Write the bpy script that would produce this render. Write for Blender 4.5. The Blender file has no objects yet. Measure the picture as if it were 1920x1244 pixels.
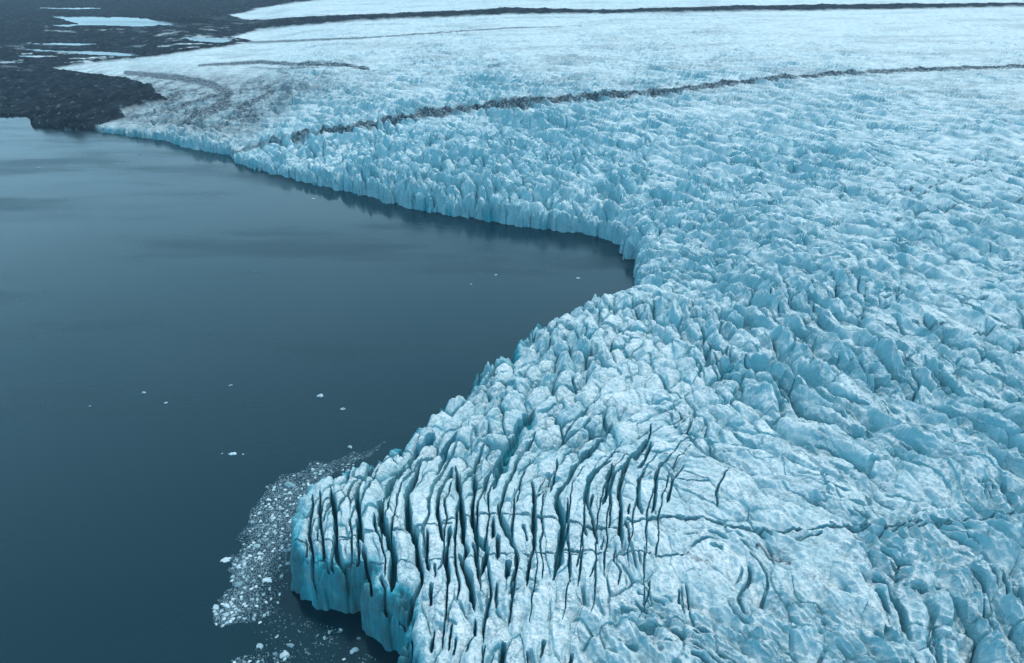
import bpy, bmesh, math, random
import numpy as np
F32 = np.float32
C = bpy.context.scene.collection
sc = bpy.context.scene

# ------------------------------------------------------------------ camera
CAM_H, FPX, PITCH = 200.0, 1280.0, math.radians(29.4)      # survey frame of the drone: 1920 x 1244
cp, sp = math.cos(PITCH), math.sin(PITCH)

def ray(u, v):
    a = (np.asarray(u, dtype=np.float64) - 960) / FPX
    b = (622 - np.asarray(v, dtype=np.float64)) / FPX
    return a, cp + b * sp, -sp + b * cp

def ground_at(u, v, z=0.0):
    dx, dy, dz = ray(u, v)
    t = (z - CAM_H) / dz
    return dx * t, dy * t

def project(x, y, z):
    f = y * cp - (z - CAM_H) * sp
    w = y * sp + (z - CAM_H) * cp
    f = np.maximum(f, 1.0)
    return 960 + FPX * x / f, 622 - FPX * w / f

# ------------------------------------------------------------------ noise
def _hash(ix, iy, seed):
    h = (ix.astype(np.uint32) * np.uint32(374761393) + iy.astype(np.uint32) * np.uint32(668265263)
         + np.uint32((seed * 2246822519) % 4294967296))
    h = (h ^ (h >> np.uint32(13))) * np.uint32(1274126177)
    return h ^ (h >> np.uint32(16))

_G = np.array([[math.cos(k * math.pi / 8), math.sin(k * math.pi / 8)] for k in range(16)], dtype=F32)

def perlin(x, y, seed=0):
    x = np.asarray(x, F32); y = np.asarray(y, F32)
    fx, fy = np.floor(x), np.floor(y)
    ix, iy = fx.astype(np.int32), fy.astype(np.int32)
    dx, dy = x - fx, y - fy
    def g(ax, ay):
        k = _hash(ix + ax, iy + ay, seed) & np.uint32(15)
        return _G[k, 0] * (dx - ax) + _G[k, 1] * (dy - ay)
    sx = dx * dx * dx * (dx * (dx * 6 - 15) + 10)
    sy = dy * dy * dy * (dy * (dy * 6 - 15) + 10)
    a = g(0, 0); b = g(1, 0); c = g(0, 1); d = g(1, 1)
    a += sx * (b - a); c += sx * (d - c)
    return (a + sy * (c - a)) * F32(1.5)

def fbm(x, y, seed=0, oct=4, gain=0.5):
    s = 0; a = 1.0; n = 0
    for k in range(oct):
        s = s + a * perlin(x * 2.03 ** k + 17.3 * k, y * 2.03 ** k - 9.1 * k, seed + k); n += a; a *= gain
    return s / n

def sstep(a, b, x):
    t = np.clip((x - a) / (b - a), 0, 1)
    return t * t * (3 - 2 * t)

# ------------------------------------------------------------------ regions of the ice (survey points)
# u, v, big blocks m, small blocks m, ridge direction in the view, stretch, swirl m, cliff m, rise m
CTRL = [
 (600, 950, 0.0, 1.5, (.2, -1), 3.2, .3, 25, 10), (700,1000, 0.0, 1.6, (.1, -1), 3.4, .4, 27, 10),
 (700,1150, 0.0, 1.2, (.1, -1), 3.2, .5, 28, 8),
 (850,1000, 0.0, 1.5, (.1, -1), 3.4, .5, 28, 12), (1000,1000, 0.2, 1.2, (.1, -1), 3.2, .5, 28, 14),
 (1150,930, 0.3, 1.1, (.3, -1), 2.8, .6, 28, 16), (1250,900, 2.0, 1.2, (1, .5), 2.2, .8, 28, 18),
 (820,830, 1.0, 2.2, (.6, -1), 1.8, .3, 25, 10), (900,800, 2.0, 4.0, (.8, -.6), 1.5, .3, 25, 12),
 (1050,800, 2.5, 4.5, (1, -.5), 1.9, .3, 26, 16), (1200,800, 2.5, 2.6, (1, -.3), 1.9, .5, 28, 20),
 (850,1200, 0.5, 1.5, (.1, -1), 2.6, 1.6, 28, 8), (1050,1130, 0.6, 1.2, (.2, -1), 2.0, 1.8, 28, 12),
 (950,730, 2.0, 5.0, (.7, -.6), 1.3, 0, 25, 14), (1100,650, 2.5, 5.5, (.5, -.8), 1.3, 0, 25, 16),
 (1250,700, 2.0, 4.8, (.3, 1), 1.3, 0, 26, 20), (1200,560, 3.0, 5.0, (.4, 1), 1.5, 0, 24, 22),
 (1330,620, 3.5, 4.0, (1, .9), 1.6, 0, 26, 24),
 (1450,600, 5.0, 3.2, (1, .8), 2.0, 0, 28, 26), (1600,560, 5.5, 2.6, (1, .75), 2.2, 0, 28, 26),
 (1700,700, 6.5, 2.4, (1, .85), 2.2, 0, 28, 26), (1450,760, 5.0, 3.0, (1, .8), 2.0, .5, 28, 24),
 (1850,650, 6.0, 2.4, (1, .7), 2.2, 0, 28, 28),
 (1600,850, 5.0, 1.2, (1, .55), 2.6, .8, 28, 24), (1850,850, 6.0, 1.5, (1, .6), 2.4, 1, 28, 26),
 (1420,880, 3.0, 1.0, (1, .5), 2.4, .8, 28, 22), (1500,960, 2.6, .8, (1, .4), 2.6, 1.2, 28, 22),
 (1300,1060, .8, .6, (.4, 1), 1.6, 2.2, 28, 16), (1500,1060, .6, .8, (.4, 1), 1.6, 3.2, 28, 18),
 (1700,1080, .5, 1.0, (.4, 1), 1.6, 5.0, 28, 18), (1880,1050, 1.0, 1.2, (.6, 1), 1.6, 5.5, 28, 20),
 (1850,1220, 1.0, 2.4, (.3, 1), 1.5, 6.0, 28, 18), (1500,1220, .6, 1.0, (.5, 1), 1.6, 5.0, 28, 16),
 (1250,1220, .6, 1.0, (.4, 1), 1.6, 3.5, 28, 14), (1050,1240, .6, 1.2, (.2, 1), 1.6, 2.2, 28, 10),
 (1150,450, 5.0, 3.0, (1, .25), 2.0, 0, 16, 24), (1300,450, 6.0, 3.0, (1, .3), 2.4, 0, 18, 26),
 (1500,430, 6.0, 1.8, (1, .35), 2.6, 0, 22, 28), (1800,500, 5.0, 1.4, (1, .4), 2.6, 0, 24, 30),
 (1800,360, 4.5, .8, (1, .28), 2.8, 0, 24, 30), (1450,320, 6.5, 1.6, (1, .25), 2.6, 0, 20, 30),
 (1100,330, 8.0, 4.0, (1, .22), 2.2, 0, 16, 30), (900,340, 7.0, 8.5, (1, .25), 1.7, 0, 15, 28),
 (750,330, 6.0, 8.5, (1, .25), 1.5, 0, 14, 26), (600,310, 6.0, 8.0, (1, .2), 1.5, 0, 13, 24),
 (480,275, 5.0, 5.0, (1, .2), 1.5, 0, 12, 22), (700,240, 9.0, 4.5, (1, .15), 1.7, 0, 15, 28),
 (950,250, 9.0, 2.5, (1, .18), 2.2, 0, 16, 30), (1200,240, 6.5, 1.0, (1, .18), 2.5, 0, 18, 30),
 (1500,210, 5.0, .4, (1, .14), 2.8, 0, 20, 30), (1800,190, 3.4, .2, (1, .1), 3.0, 0, 22, 30),
 (800,160, 6.0, .5, (1, .08), 2.4, 0, 14, 30), (600,180, 7.5, 1.5, (1, .08), 1.9, 0, 12, 26),
 (1200,130, 5.0, .2, (1, .06), 2.8, 0, 16, 30), (1700,95, 3.0, .1, (1, .04), 3, 0, 20, 30),
 (450,210, 5.0, 1.2, (1, .05), 2.0, 0, 9, 18), (350,235, 3.5, 4.0, (1, .1), 1.8, 0, 11, 14), (330,262, 2.0, 4.5, (1, .1), 1.6, 0, 11, 14), (260,245, 1.5, 3.5, (1, .1), 1.6, 0, 9, 10),
 (700,100, 3.4, .1, (1, .02), 2.8, 0, 13, 28), (1000,70, 2.6, .1, (1, 0), 3, 0, 16, 30),
 (1500,50, 2.0, .1, (1, 0), 3, 0, 20, 30), (400,110, 1.0, .2, (1, 0), 3, 0, 8, 16),
 (200,180, .6, 1.2, (1, 0), 2, 0, 7, 6), (100,215, .6, 1.4, (1, 0), 2, 0, 8, 4),
 (200,60, .8, .0, (1, 0), 2, 0, 5, 4), (50,120, .8, .3, (1, 0), 2, 0, 5, 4), (450,60, .8, 0, (1, 0), 3, 0, 8, 10),
 (600,10, .8, 0, (1, 0), 3, 0, 12, 24),
]
NPAR = 9
LU, LV = np.linspace(-900, 2900, 191), np.linspace(-100, 2100, 221)
def _build_fields():
    gu, gv = np.meshgrid(LU, LV, indexing='ij')
    num = np.zeros(gu.shape + (NPAR,)); den = np.zeros(gu.shape)
    for (u, v, a28, a9, d, an, sw, hc, ri) in CTRL:
        x0, y0 = ground_at(u, v, 40); L = 12.0 / math.hypot(*d)
        x1, y1 = ground_at(u + d[0] * L, v + d[1] * L, 40)
        th = math.atan2(y1 - y0, x1 - x0)
        p = np.array([a28, a9, math.cos(2 * th), math.sin(2 * th), an, sw, hc, ri, 0.0])
        q = ((gu - u) ** 2 + (1.5 * (gv - v)) ** 2) / 90.0 ** 2 + 0.03
        w = 1.0 / q ** 1.8
        num += w[..., None] * p; den += w
    return (num / den[..., None]).astype(F32)
FIELDS = _build_fields()

def field_at(u, v, ks):
    fu = np.clip((u - LU[0]) / (LU[1] - LU[0]), 0, len(LU) - 1.001)
    fv = np.clip((v - LV[0]) / (LV[1] - LV[0]), 0, len(LV) - 1.001)
    iu, iv = fu.astype(np.int32), fv.astype(np.int32)
    tu, tv = (fu - iu).astype(F32), (fv - iv).astype(F32)
    out = []
    for k in ks:
        f = FIELDS[..., k]
        out.append((f[iu, iv] * (1 - tu) + f[iu + 1, iv] * tu) * (1 - tv)
                   + (f[iu, iv + 1] * (1 - tu) + f[iu + 1, iv + 1] * tu) * tv)
    return out

def oriented_blocks(x, y, s, seed, reach=2, jitter=.9, stretch=1.0):
    """Ice blocks: each has its own heading and stretch. Returns gap to the neighbour (0 in a crevasse),
    the block's own random and the offset from its middle."""
    N = len(x)
    d1 = np.full(N, 1e9, F32); d2 = np.full(N, 1e9, F32)
    rid = np.zeros(N, F32); ox = np.zeros(N, F32); oy = np.zeros(N, F32)
    x0, x1, y0, y1 = x.min(), x.max(), y.min(), y.max()
    ax, ay = int(math.floor(x0 / s)) - reach - 1, int(math.floor(y0 / s)) - reach - 1
    nx, ny = int(x1 / s) - ax + reach + 3, int(y1 / s) - ay + reach + 3
    gi, gj = np.meshgrid(np.arange(nx) + ax, np.arange(ny) + ay, indexing='ij')
    r = lambda k: (_hash(gi, gj, seed + k).astype(np.float64) / 4294967296.0)
    cx = ((gi + .5 + jitter * (r(1) - .5)) * s).astype(F32); cy = ((gj + .5 + jitter * (r(2) - .5)) * s).astype(F32)
    pu, pv = project(cx, cy, 40)
    c2, s2, an = field_at(pu, pv, (2, 3, 4))
    th = .5 * np.arctan2(s2, c2) + (r(3) - .5).astype(F32) * .36
    an = (1 + (an - 1) * stretch) * (.75 + .5 * r(4)).astype(F32)
    size = (.8 + .45 * r(5)).astype(F32)
    ca, sa = np.cos(th).astype(F32), np.sin(th).astype(F32)
    k1 = (1 / (s * size * np.sqrt(an))).astype(F32); k2 = (np.sqrt(an) / (s * size)).astype(F32)
    rr = r(6).astype(F32)
    m11, m12, m21, m22 = ca * k1, sa * k1, -sa * k2, ca * k2
    tabs = [t.ravel() for t in (cx, cy, m11, m12, m21, m22, rr)]
    CH = 150000
    for c0 in range(0, N, CH):
        S = slice(c0, min(N, c0 + CH)); X, Y = x[S], y[S]
        bi = np.floor(X / s).astype(np.int32) - ax; bj = np.floor(Y / s).astype(np.int32) - ay
        D1, D2, R, OX, OY = d1[S], d2[S], rid[S], ox[S], oy[S]
        for di in range(-reach, reach + 1):
            for dj in range(-reach, reach + 1):
                q = (bi + di) * ny + (bj + dj)
                dx, dy = X - tabs[0][q], Y - tabs[1][q]
                a = dx * tabs[2][q] + dy * tabs[3][q]; b = dx * tabs[4][q] + dy * tabs[5][q]
                d = np.sqrt(a * a + b * b)
                nb = d < D1
                D2[:] = np.where(nb, D1, np.minimum(D2, d))
                R[nb] = tabs[6][q[nb]]; OX[nb] = a[nb]; OY[nb] = b[nb]
                D1[:] = np.where(nb, d, D1)
    return d2 - d1, rid, ox, oy

# ------------------------------------------------------------------ waterline of the bay (u, v, z)
SHORE = [(800,1700,0),(775,1400,0),(757,1290,0),(750,1228,0),(692,1195,0),(690,1166,0),(620,1143,0),(580,1131,0),(545,1102,0),
 (546,1040,6),(550,980,11),(570,932,14),(602,896,17),(648,874,20),(738,834,21),(798,788,16),(872,746,15),(883,712,15),
 (948,690,15),(963,658,15),(1003,616,16),(1044,601,16),(1104,563,18),(1148,548,18),(1190,528,19),(1193,490,0),(1168,487,0),
 (1162,460,0),(1110,441,0),(1000,429,0),(900,413,0),(760,391,0),(690,369,0),(600,349,0),(520,329,0),(445,308,0),
 (430,291,0),(370,283,0),(300,263,0),(250,257,0),(175,246,0),(130,244,0),(60,237,0),(54,219,0),(-60,217,0),(-400,224,0),(-1200,240,0)]
SW = np.array([ground_at(*s) for s in SHORE])
SPOLY = np.vstack([SW, [[-6000, 900], [-9000, 9000], [9000, 9000], [9000, -600], [SW[0, 0], -600]]])

def inside(px, py, poly):
    r = np.zeros(px.shape, bool); n = len(poly)
    for i in range(n):
        (xa, ya), (xb, yb) = poly[i], poly[(i + 1) % n]
        if ya == yb: continue
        c = ((ya > py) != (yb > py))
        r ^= c & (px < (xb - xa) * (py - ya) / (yb - ya) + xa)
    return r

def seg_dist(px, py, pts):
    best = np.full(px.shape, 1e18, F32)
    for (xa, ya), (xb, yb) in zip(pts[:-1], pts[1:]):
        vx, vy = xb - xa, yb - ya; L = vx * vx + vy * vy + 1e-9
        t = np.clip(((px - F32(xa)) * F32(vx) + (py - F32(ya)) * F32(vy)) * F32(1 / L), 0, 1)
        dx = px - F32(xa) - t * F32(vx); dy = py - F32(ya) - t * F32(vy)
        np.minimum(best, dx * dx + dy * dy, out=best)
    return np.sqrt(best)

# ------------------------------------------------------------------ terrain lattice
Q = 1.0
us = np.concatenate([np.arange(-520, -40, 3.5 * Q), np.arange(-40, 1960, 1.15 * Q), np.arange(1960, 2480, 3.5 * Q)])
vs = np.concatenate([np.arange(-62, 0, 1.6 * Q), np.arange(0, 330, .75 * Q), np.arange(330, 1300, 1.05 * Q), np.arange(1300, 1720, 4 * Q)])
nu, nv = len(us), len(vs)
GU, GV = np.meshgrid(us, vs, indexing='ij')
X, Y = ground_at(GU, GV, 30.0)
X = X.astype(F32).ravel(); Y = Y.astype(F32).ravel()
del GU, GV
dsh = seg_dist(X, Y, SW)
ins = inside(X, Y, SPOLY)
SD = np.where(ins, dsh, -dsh)
keep = SD > -16
idx = -np.ones(nu * nv, np.int32); idx[keep] = np.arange(keep.sum(), dtype=np.int32)
I = idx.reshape(nu, nv)
quad = np.stack([I[:-1, :-1], I[:-1, 1:], I[1:, 1:], I[1:, :-1]], -1).reshape(-1, 4)
quad = quad[(quad >= 0).all(1)][:, ::-1]
x, y, sd = X[keep], Y[keep], SD[keep]
del X, Y, SD, dsh, ins
print('verts', len(x), 'quads', len(quad))

u30, v30 = project(x, y, 30)
A28, A9, ASW, HC, RI = field_at(u30, v30, (0, 1, 5, 6, 7))
dist = np.sqrt(x * x + y * y)
near = 1 - sstep(520, 900, dist)

# columns and bites along the calving front
rag = 3.4 * fbm(x / 12, y / 12, 3, 3) + 3.2 * (np.abs(perlin(x / 7.5, y / 7.5, 8)) - .25) + 1.3 * np.abs(perlin(x / 3.0, y / 3.0, 9)) - .6
rag = rag * (1 + .7 * sstep(380, 560, np.hypot(x, y)))
d = sd + rag
dp = np.maximum(d, 0)
shoulder = 1 - np.exp(-dp / 1.6) * .74 - np.exp(-dp / 12.0) * .26
B = HC * shoulder + RI * (1 - np.exp(-dp / 220)) + .014 * dp + 6.0 * fbm(x / 130, y / 130, 21, 3) * sstep(20, 200, dp) * (1 - sstep(700, 1300, np.hypot(x, y)))
# smooth reference surface that the traced marks refer to
U, V = project(x, y, B)
U = U.astype(F32); V = V.astype(F32)

def mask_poly(pts, soft, wob=None):
    pu, pv = (U, V) if wob is None else (U + wob[0], V + wob[1])
    P = list(pts)
    i = inside(pu, pv, P)
    dd = seg_dist(pu, pv, P + [P[0]])
    return sstep(-soft, soft, np.where(i, dd, -dd))

# ---------- bare ground and debris
wob = (10 * fbm(x / 60, y / 140, 31, 4), 3.2 * fbm(x / 45, y / 110, 37, 4))
GROUND = [(-1500,-90),(640,-90),(640,-6),(560,6),(480,18),(432,31),(470,38),(640,29),(800,23),(950,16),(1150,18),(1400,11),(1920,6),(2600,2),
 (2600,11),(1920,14),(1450,22),(1150,26),(950,28),(760,36),(640,43),(560,50),(490,58),(436,70),(480,78),(470,82),(300,106),(100,129),(130,134),(200,141),(265,156),
 (300,172),(314,190),(285,201),(240,211),(236,223),(178,236),(176,247),(60,245),(-100,245),(-1500,300)]
far_ramp = (.15 + .85 * sstep(60, 230, V))
wob_g = (wob[0] * far_ramp * 1.2 + 22 * fbm(x / 210, y / 45, 39, 4), wob[1] * far_ramp * .9)
ground = mask_poly(GROUND, 1.3, wob_g)

debris = np.zeros(len(x), F32)
def streak(pts, w, amt, rough=1.0):
    P = np.array(pts, float)
    lo, hi = P.min(0) - 40, P.max(0) + 40
    S = np.nonzero((U > lo[0]) & (U < hi[0]) & (V > lo[1]) & (V < hi[1]))[0]
    if not len(S): return
    pu, pv = U[S] + rough * wob[0][S] * .6, V[S] + rough * wob[1][S] * .8
    best = np.full(len(S), 1e9, F32); ww = np.full(len(S), 1.0, F32)
    n = len(P)
    W = w if hasattr(w, '__len__') else [w] * n
    for k in range(n - 1):
        vx, vy = P[k + 1] - P[k]; L = vx * vx + vy * vy
        t = np.clip(((pu - P[k, 0]) * vx + (pv - P[k, 1]) * vy) / L, 0, 1)
        dd = np.hypot(pu - P[k, 0] - t * vx, pv - P[k, 1] - t * vy)
        m = dd < best
        best[m] = dd[m]; ww[m] = (W[k] + (W[k + 1] - W[k]) * t)[m]
    g = amt * (1 - sstep(.45, 1.15, best / ww))
    debris[S] = np.maximum(debris[S], g)

MEDIAL = [(432,288),(520,268),(600,252),(660,242),(730,231),(800,216),(880,206),(950,200),(1020,192),(1100,184),(1180,179),(1280,170),(1370,158),(1450,149),(1600,138),(1750,131),(1925,126),(2400,116)]
MW = [3,5,6,8,8,9,10,9,8,7,6.5,6,5.5,5,4,4,4,3.5]
streak(MEDIAL, MW, 1.0, .8)
debris *= .55 + .45 * sstep(-.35, .15, fbm(x / 30, y / 30, 45, 4, .6) + .25 * sstep(500, 900, U))
medial = debris.copy()
streak([(436,81),(520,78),(640,73),(700,70),(800,63),(950,53),(1090,49)], [3,3,2.4,2.2,1.8,1.5,.6], .9, .3)
streak([(236,137),(330,145),(395,157),(430,176),(410,198),(370,214),(340,236)], [6,9,10,11,10,8,6], 1.0, .6)
streak([(330,141),(400,163),(425,190)], [5,6,5], .95, .6)
streak([(375,123),(430,120),(490,117),(560,121),(640,121),(690,130)], [3,4,4.5,4,4,4], 1.0, .7)
streak([(470,127),(540,130),(600,128)], 2.5, .7, .9)
streak([(520,134),(545,141)], 3, .75, .5)
streak([(250,215),(300,230),(360,226)], 5, .5, 1)
streak([(180,150),(280,138),(340,150)], 4, .6, 1)
streak([(1420,1025),(1445,1036),(1478,1056)], [5,10,6], 1.0, 2); streak([(1290,1045),(1330,1060)], 5, .8, 1)
streak([(1470,935),(1495,945)], 4, .7, .6); streak([(1570,1045),(1600,1052)], 7, .5, .6)
debris *= np.where(V > 850, sstep(-.2, .18, fbm(x / 4.2, y / 4.2, 61, 5, .65)), 1)
# scattered rock dust on the lower tongue and far streaks
zone = mask_poly([(250,130),(420,135),(640,150),(560,190),(500,235),(430,268),(330,250),(180,246),(200,225)], 36)
n1 = fbm(x / 22, y / 50, 51, 5, .6)
debris = np.maximum(debris, zone * (.46 + .5 * sstep(-.25, .25, n1)))
n2 = fbm(x / 60, y / 22, 55, 4, .6)
faru = sstep(420, 900, U) * 0 + (1 - sstep(140, 210, V)) * sstep(60, 100, V) * (1 - sstep(900, 1500, U))
debris = np.maximum(debris, faru * .55 * sstep(.22, .5, n2))
n4 = fbm(x / 150, y / 60, 57, 5, .65)
debris = np.maximum(debris, (1 - sstep(150, 260, V)) * (.05 + .30 * sstep(-.1, .4, n4)))
nearzone = mask_poly([(960,960),(1200,955),(1560,990),(1750,1060),(1600,1180),(1300,1210),(1000,1200),(800,1240),(800,1120)], 60)
n3 = fbm(x / 4.2, y / 4.2, 61, 5, .65)
debris = np.maximum(debris, nearzone * .5 * sstep(.22, .55, n3))
gsoft = mask_poly(GROUND, 36, wob_g) * sstep(90, 150, V)
debris = np.maximum(debris, gsoft * (.25 + 1.3 * sstep(-.25, .3, n1)))
debris = np.clip(debris, 0, 1) * (1 - ground)
snow = mask_poly([(250,118),(280,66),(420,60),(500,66),(500,90),(420,108)], 30) * sstep(.12, .3, fbm(x / 120, y / 42, 63, 5, .6))
snow = np.maximum(snow, mask_poly([(-60,120),(-60,95),(180,95),(260,120),(130,128)], 12) * sstep(.16, .32, fbm(x / 90, y / 30, 65, 5, .6)))
snow = np.maximum(snow, mask_poly([(90,35),(330,50),(330,64),(90,60)], 8) * sstep(.25, .4, fbm(x / 160, y / 50, 67, 4, .6)))
bare = ground * (1 - snow)
icew = 1 - ground

# ---------- relief of the ice
h = B.copy()
edge_fade = sstep(0, 10, d)
def sub(amp, lim=.06): return np.nonzero(amp * icew > lim)[0]
gap_all = np.ones(len(x), F32)
slit = np.zeros(len(x), F32)
sl1 = sstep(-.15, .25, fbm(x / 34, y / 34, 75, 3)); sl2 = sstep(-.05, .3, fbm(x / 21, y / 21, 76, 3)); wid = 1 + dist / 500
wx = 5.5 * perlin(x / 19, y / 19, 71) + 1.6 * perlin(x / 6, y / 6, 73)
wy = 5.5 * perlin(x / 19, y / 19, 72) + 1.6 * perlin(x / 6, y / 6, 74)

A9 = A9 * np.clip(.75 + 1.5 * fbm(x / 38, y / 38, 77, 3), .25, 1.7)
A28 = A28 * np.clip(.9 + .9 * fbm(x / 90, y / 90, 79, 2), .4, 1.5) * (1 - .5 * sstep(700, 1600, dist))
# long pressure ridges: a phase whose level lines follow the heading of the ice
PX, PY = np.arange(-900, 2300, 16.0), np.arange(20, 2100, 16.0)
gx, gy = np.meshgrid(PX, PY, indexing='ij')
fu, fv = project(gx, gy, 40)
c2, s2, lam = field_at(fu, fv, (2, 3, 4))
th_ = .5 * np.arctan2(s2, c2)
nx_, ny_ = -np.sin(th_), np.cos(th_)
flip = np.where(nx_ * .75 + ny_ * .66 < 0, -1.0, 1.0)
lamw = 11 + 14 * sstep(330, 620, np.hypot(gx, gy))
g1, g2 = nx_ * flip / lamw, ny_ * flip / lamw
def mirror(a, sx_, sy_):
    a = np.concatenate([a, sx_ * a[::-1]], 0)
    return np.concatenate([a, sy_ * a[:, ::-1]], 1)
F1, F2 = np.fft.fft2(mirror(g1, -1, 1)), np.fft.fft2(mirror(g2, 1, -1))
kx = 2j * np.pi * np.fft.fftfreq(F1.shape[0], 16.0)[:, None]; ky = 2j * np.pi * np.fft.fftfreq(F1.shape[1], 16.0)[None, :]
kk2 = kx * kx + ky * ky; kk2[0, 0] = 1
psi = np.real(np.fft.ifft2((kx * F1 + ky * F2) / kk2))[:len(PX), :len(PY)]
def at_psi(qx, qy):
    a = np.clip((qx - PX[0]) / 16, 0, len(PX) - 1.001); b_ = np.clip((qy - PY[0]) / 16, 0, len(PY) - 1.001)
    i, j = a.astype(np.int32), b_.astype(np.int32); ta, tb = a - i, b_ - j
    return ((psi[i, j] * (1 - ta) + psi[i + 1, j] * ta) * (1 - tb) + (psi[i, j + 1] * (1 - ta) + psi[i + 1, j + 1] * ta) * tb).astype(F32)
S = np.nonzero((A28 * icew > .4) & (dist < 1900))[0]
qx, qy = x[S], y[S]
ph = at_psi(qx + .5 * wx[S], qy + .5 * wy[S]) + .5 * fbm(qx / 80, qy / 80, 141, 2) + .13 * perlin(qx / 14, qy / 14, 143)
def saw(t):
    f = t - np.floor(t)
    return np.where(f < .3, f / .3, (1 - f) / .7)
b1 = saw(ph); b2 = saw(ph * 2.17 + .6 * perlin(qx / 30, qy / 30, 145))
band = (b1 ** .85 - .5) * (.7 + 1.1 * fbm(qx / 48, qy / 48, 147, 2)) + .42 * (b2 - .5) + .10 * (saw(ph * 4.7 + .9 * perlin(qx / 17, qy / 17, 149)) - .5) * (1 - sstep(650, 950, dist[S]))
h[S] += (np.clip(A28, 0, 7) * icew)[S] * (.25 + .75 * edge_fade[S]) * 1.2 * band
slit[S] = np.maximum(slit[S], (1 - sstep(.03, .11, b1)) * sl2[S] * np.clip(A28[S] * .9, 0, 5))
A28 = A28 * .52
S = sub(A28)
e, r, ox, oy = oriented_blocks((x + .6 * wx)[S], (y + .6 * wy)[S], F32(17), 101, reach=3, stretch=2.0)
g = np.clip(e / .6, 0, 1) ** .55
h[S] += (A28 * icew * (.25 + .75 * edge_fade))[S] * (.75 * g + 1.05 * (1 - np.where(oy + .22 * (r - .5) > 0, oy + .22 * (r - .5), -(oy + .22 * (r - .5)) * 1.9) * 1.25) - 1.25 + .7 * (r - .5))
slit[S] = np.maximum(slit[S], (1 - sstep(.02, .055 * wid[S], e)) * sl1[S] * np.clip(A28[S] * 1.6, 0, 7))
gap_all[S] = np.minimum(gap_all[S], 1 - (1 - sstep(.0, .20, e)) * np.clip(A28[S] / 5, 0, 1))

S = sub(A9)
e, r, ox, oy = oriented_blocks((x + .45 * wx)[S], (y + .45 * wy)[S], F32(9.5), 202)
g = np.clip(e / .5, 0, 1) ** .6
ca = ox + .3 * (r - .5); cb = oy + .3 * ((r * 9.7) % 1 - .5)
pk = np.clip(1.05 - (.75 * np.abs(ca) + .95 * np.abs(cb)), 0, 1.1)
h[S] += (A9 * icew)[S] * (.5 * g + 1.45 * pk - 1.05 + 1.0 * (r - .5) + .3 * ox * (2 * ((r * 5.1) % 1) - 1))
slit[S] = np.maximum(slit[S], (1 - sstep(.03, .09 * wid[S], e)) * sl2[S] * np.clip(A9[S] * 1.2, 0, 5))
gap_all[S] = np.minimum(gap_all[S], 1 - (1 - sstep(.0, .25, e)) * np.clip(A9[S] / 4, 0, 1))

S = sub(near * (.15 + .12 * A9 + .1 * A28), .05)
e, r, ox, oy = oriented_blocks((x + .35 * wx)[S], (y + .35 * wy)[S], F32(3.6), 303, reach=1, jitter=.8)
h[S] += (near * icew * np.clip(.12 + .17 * A9 + .10 * A28, 0, 1.1))[S] * (.6 * np.clip(e / .35, 0, 1) ** .6 + .9 * (1 - np.abs(ox) - np.abs(oy)) + .6 * (r - .5) - .6)

# scalloped crests of the lower right
S = sub(ASW, .1)
qx, qy = x[S], y[S]
ax_ = 9 * perlin(qx / 30, qy / 30, 81); ay_ = 9 * perlin(qx / 30, qy / 30, 82)
th = math.radians(118)
px = (qx + ax_) * math.cos(th) + (qy + ay_) * math.sin(th); py = -(qx + ax_) * math.sin(th) + (qy + ay_) * math.cos(th)
r1 = 1 - np.abs(perlin(px / 17, py / 7.0, 83)) * 1.9
r2 = 1 - np.abs(perlin((px + 2.5 * ax_) / 7.5, (py + 2.5 * ay_) / 3.4, 84)) * 1.9
r3 = 1 - np.abs(perlin((px - 1.5 * ay_) / 5, (py + 1.5 * ax_) / 2.6, 85)) * 1.9
h[S] += .56 * (ASW * icew)[S] * (1.0 * r1 + .5 * r2 * (.4 + .6 * r1) + .12 * r3 - .9)
f1 = np.abs(perlin((px + 1.2 * ax_) / 9.0, (py - 1.2 * ay_) / 3.0, 86)); f2 = np.abs(perlin((px - .8 * ay_) / 4.4, (py + .8 * ax_) / 1.7, 87))
fin = np.clip(ASW, 0, 4.5) * icew
h[S] += fin[S] * (.34 * (.45 - 1.5 * f1) + .08 * (.45 - 1.5 * f2))
holl = sstep(.42, .62, f1) * sstep(.0, .3, fbm(qx / 20, qy / 20, 88, 3) + .1)
slit[S] = np.maximum(slit[S], holl * fin[S] * .9)
# roughness everywhere
h += icew * (np.clip(.22 + .07 * A28 + .10 * A9, 0, 1.5) * (.8 * fbm(x / 6, y / 6, 91, 3, .55) + .5 - 1.1 * np.abs(perlin((x + .4 * wx) / 4.2, (y + .4 * wy) / 3.1, 92))) * sstep(0, 4, d)
             + np.clip(A28 * .30, 0, 2.4) * (.6 - 1.3 * np.abs(perlin((x + wx) / 13, (y + wy) / 8, 95))))
h += icew * near * (.12 + .02 * A28 + .03 * A9) * (1 - np.abs(perlin(x / 1.9, y / 1.2, 97)) * 2.2)
# debris covered ridge stands proud of the ice around it
h += medial * (.6 + 3 * np.abs(perlin(x / 17, y / 17, 99))) * (1 - sstep(900, 1900, dist) * .6)
# bare ground: hummocks
h += ground * sstep(0, 30, d) * (4.6 * fbm(x / 24, y / 34, 111, 5, .62) + 4.0 * fbm(x / 160, y / 260, 115, 3) + 2.2)
h += ground * 9.0 * sstep(1, 12, d) * mask_poly([(60,205),(110,172),(260,170),(305,190),(240,215),(150,232),(70,232)], 10) * (.6 + 1.0 * fbm(x / 30, y / 40, 117, 4))
h -= ground * 5.5 * mask_poly([(-40,205),(-40,172),(60,176),(112,170),(70,200),(52,212)], 7)

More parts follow.
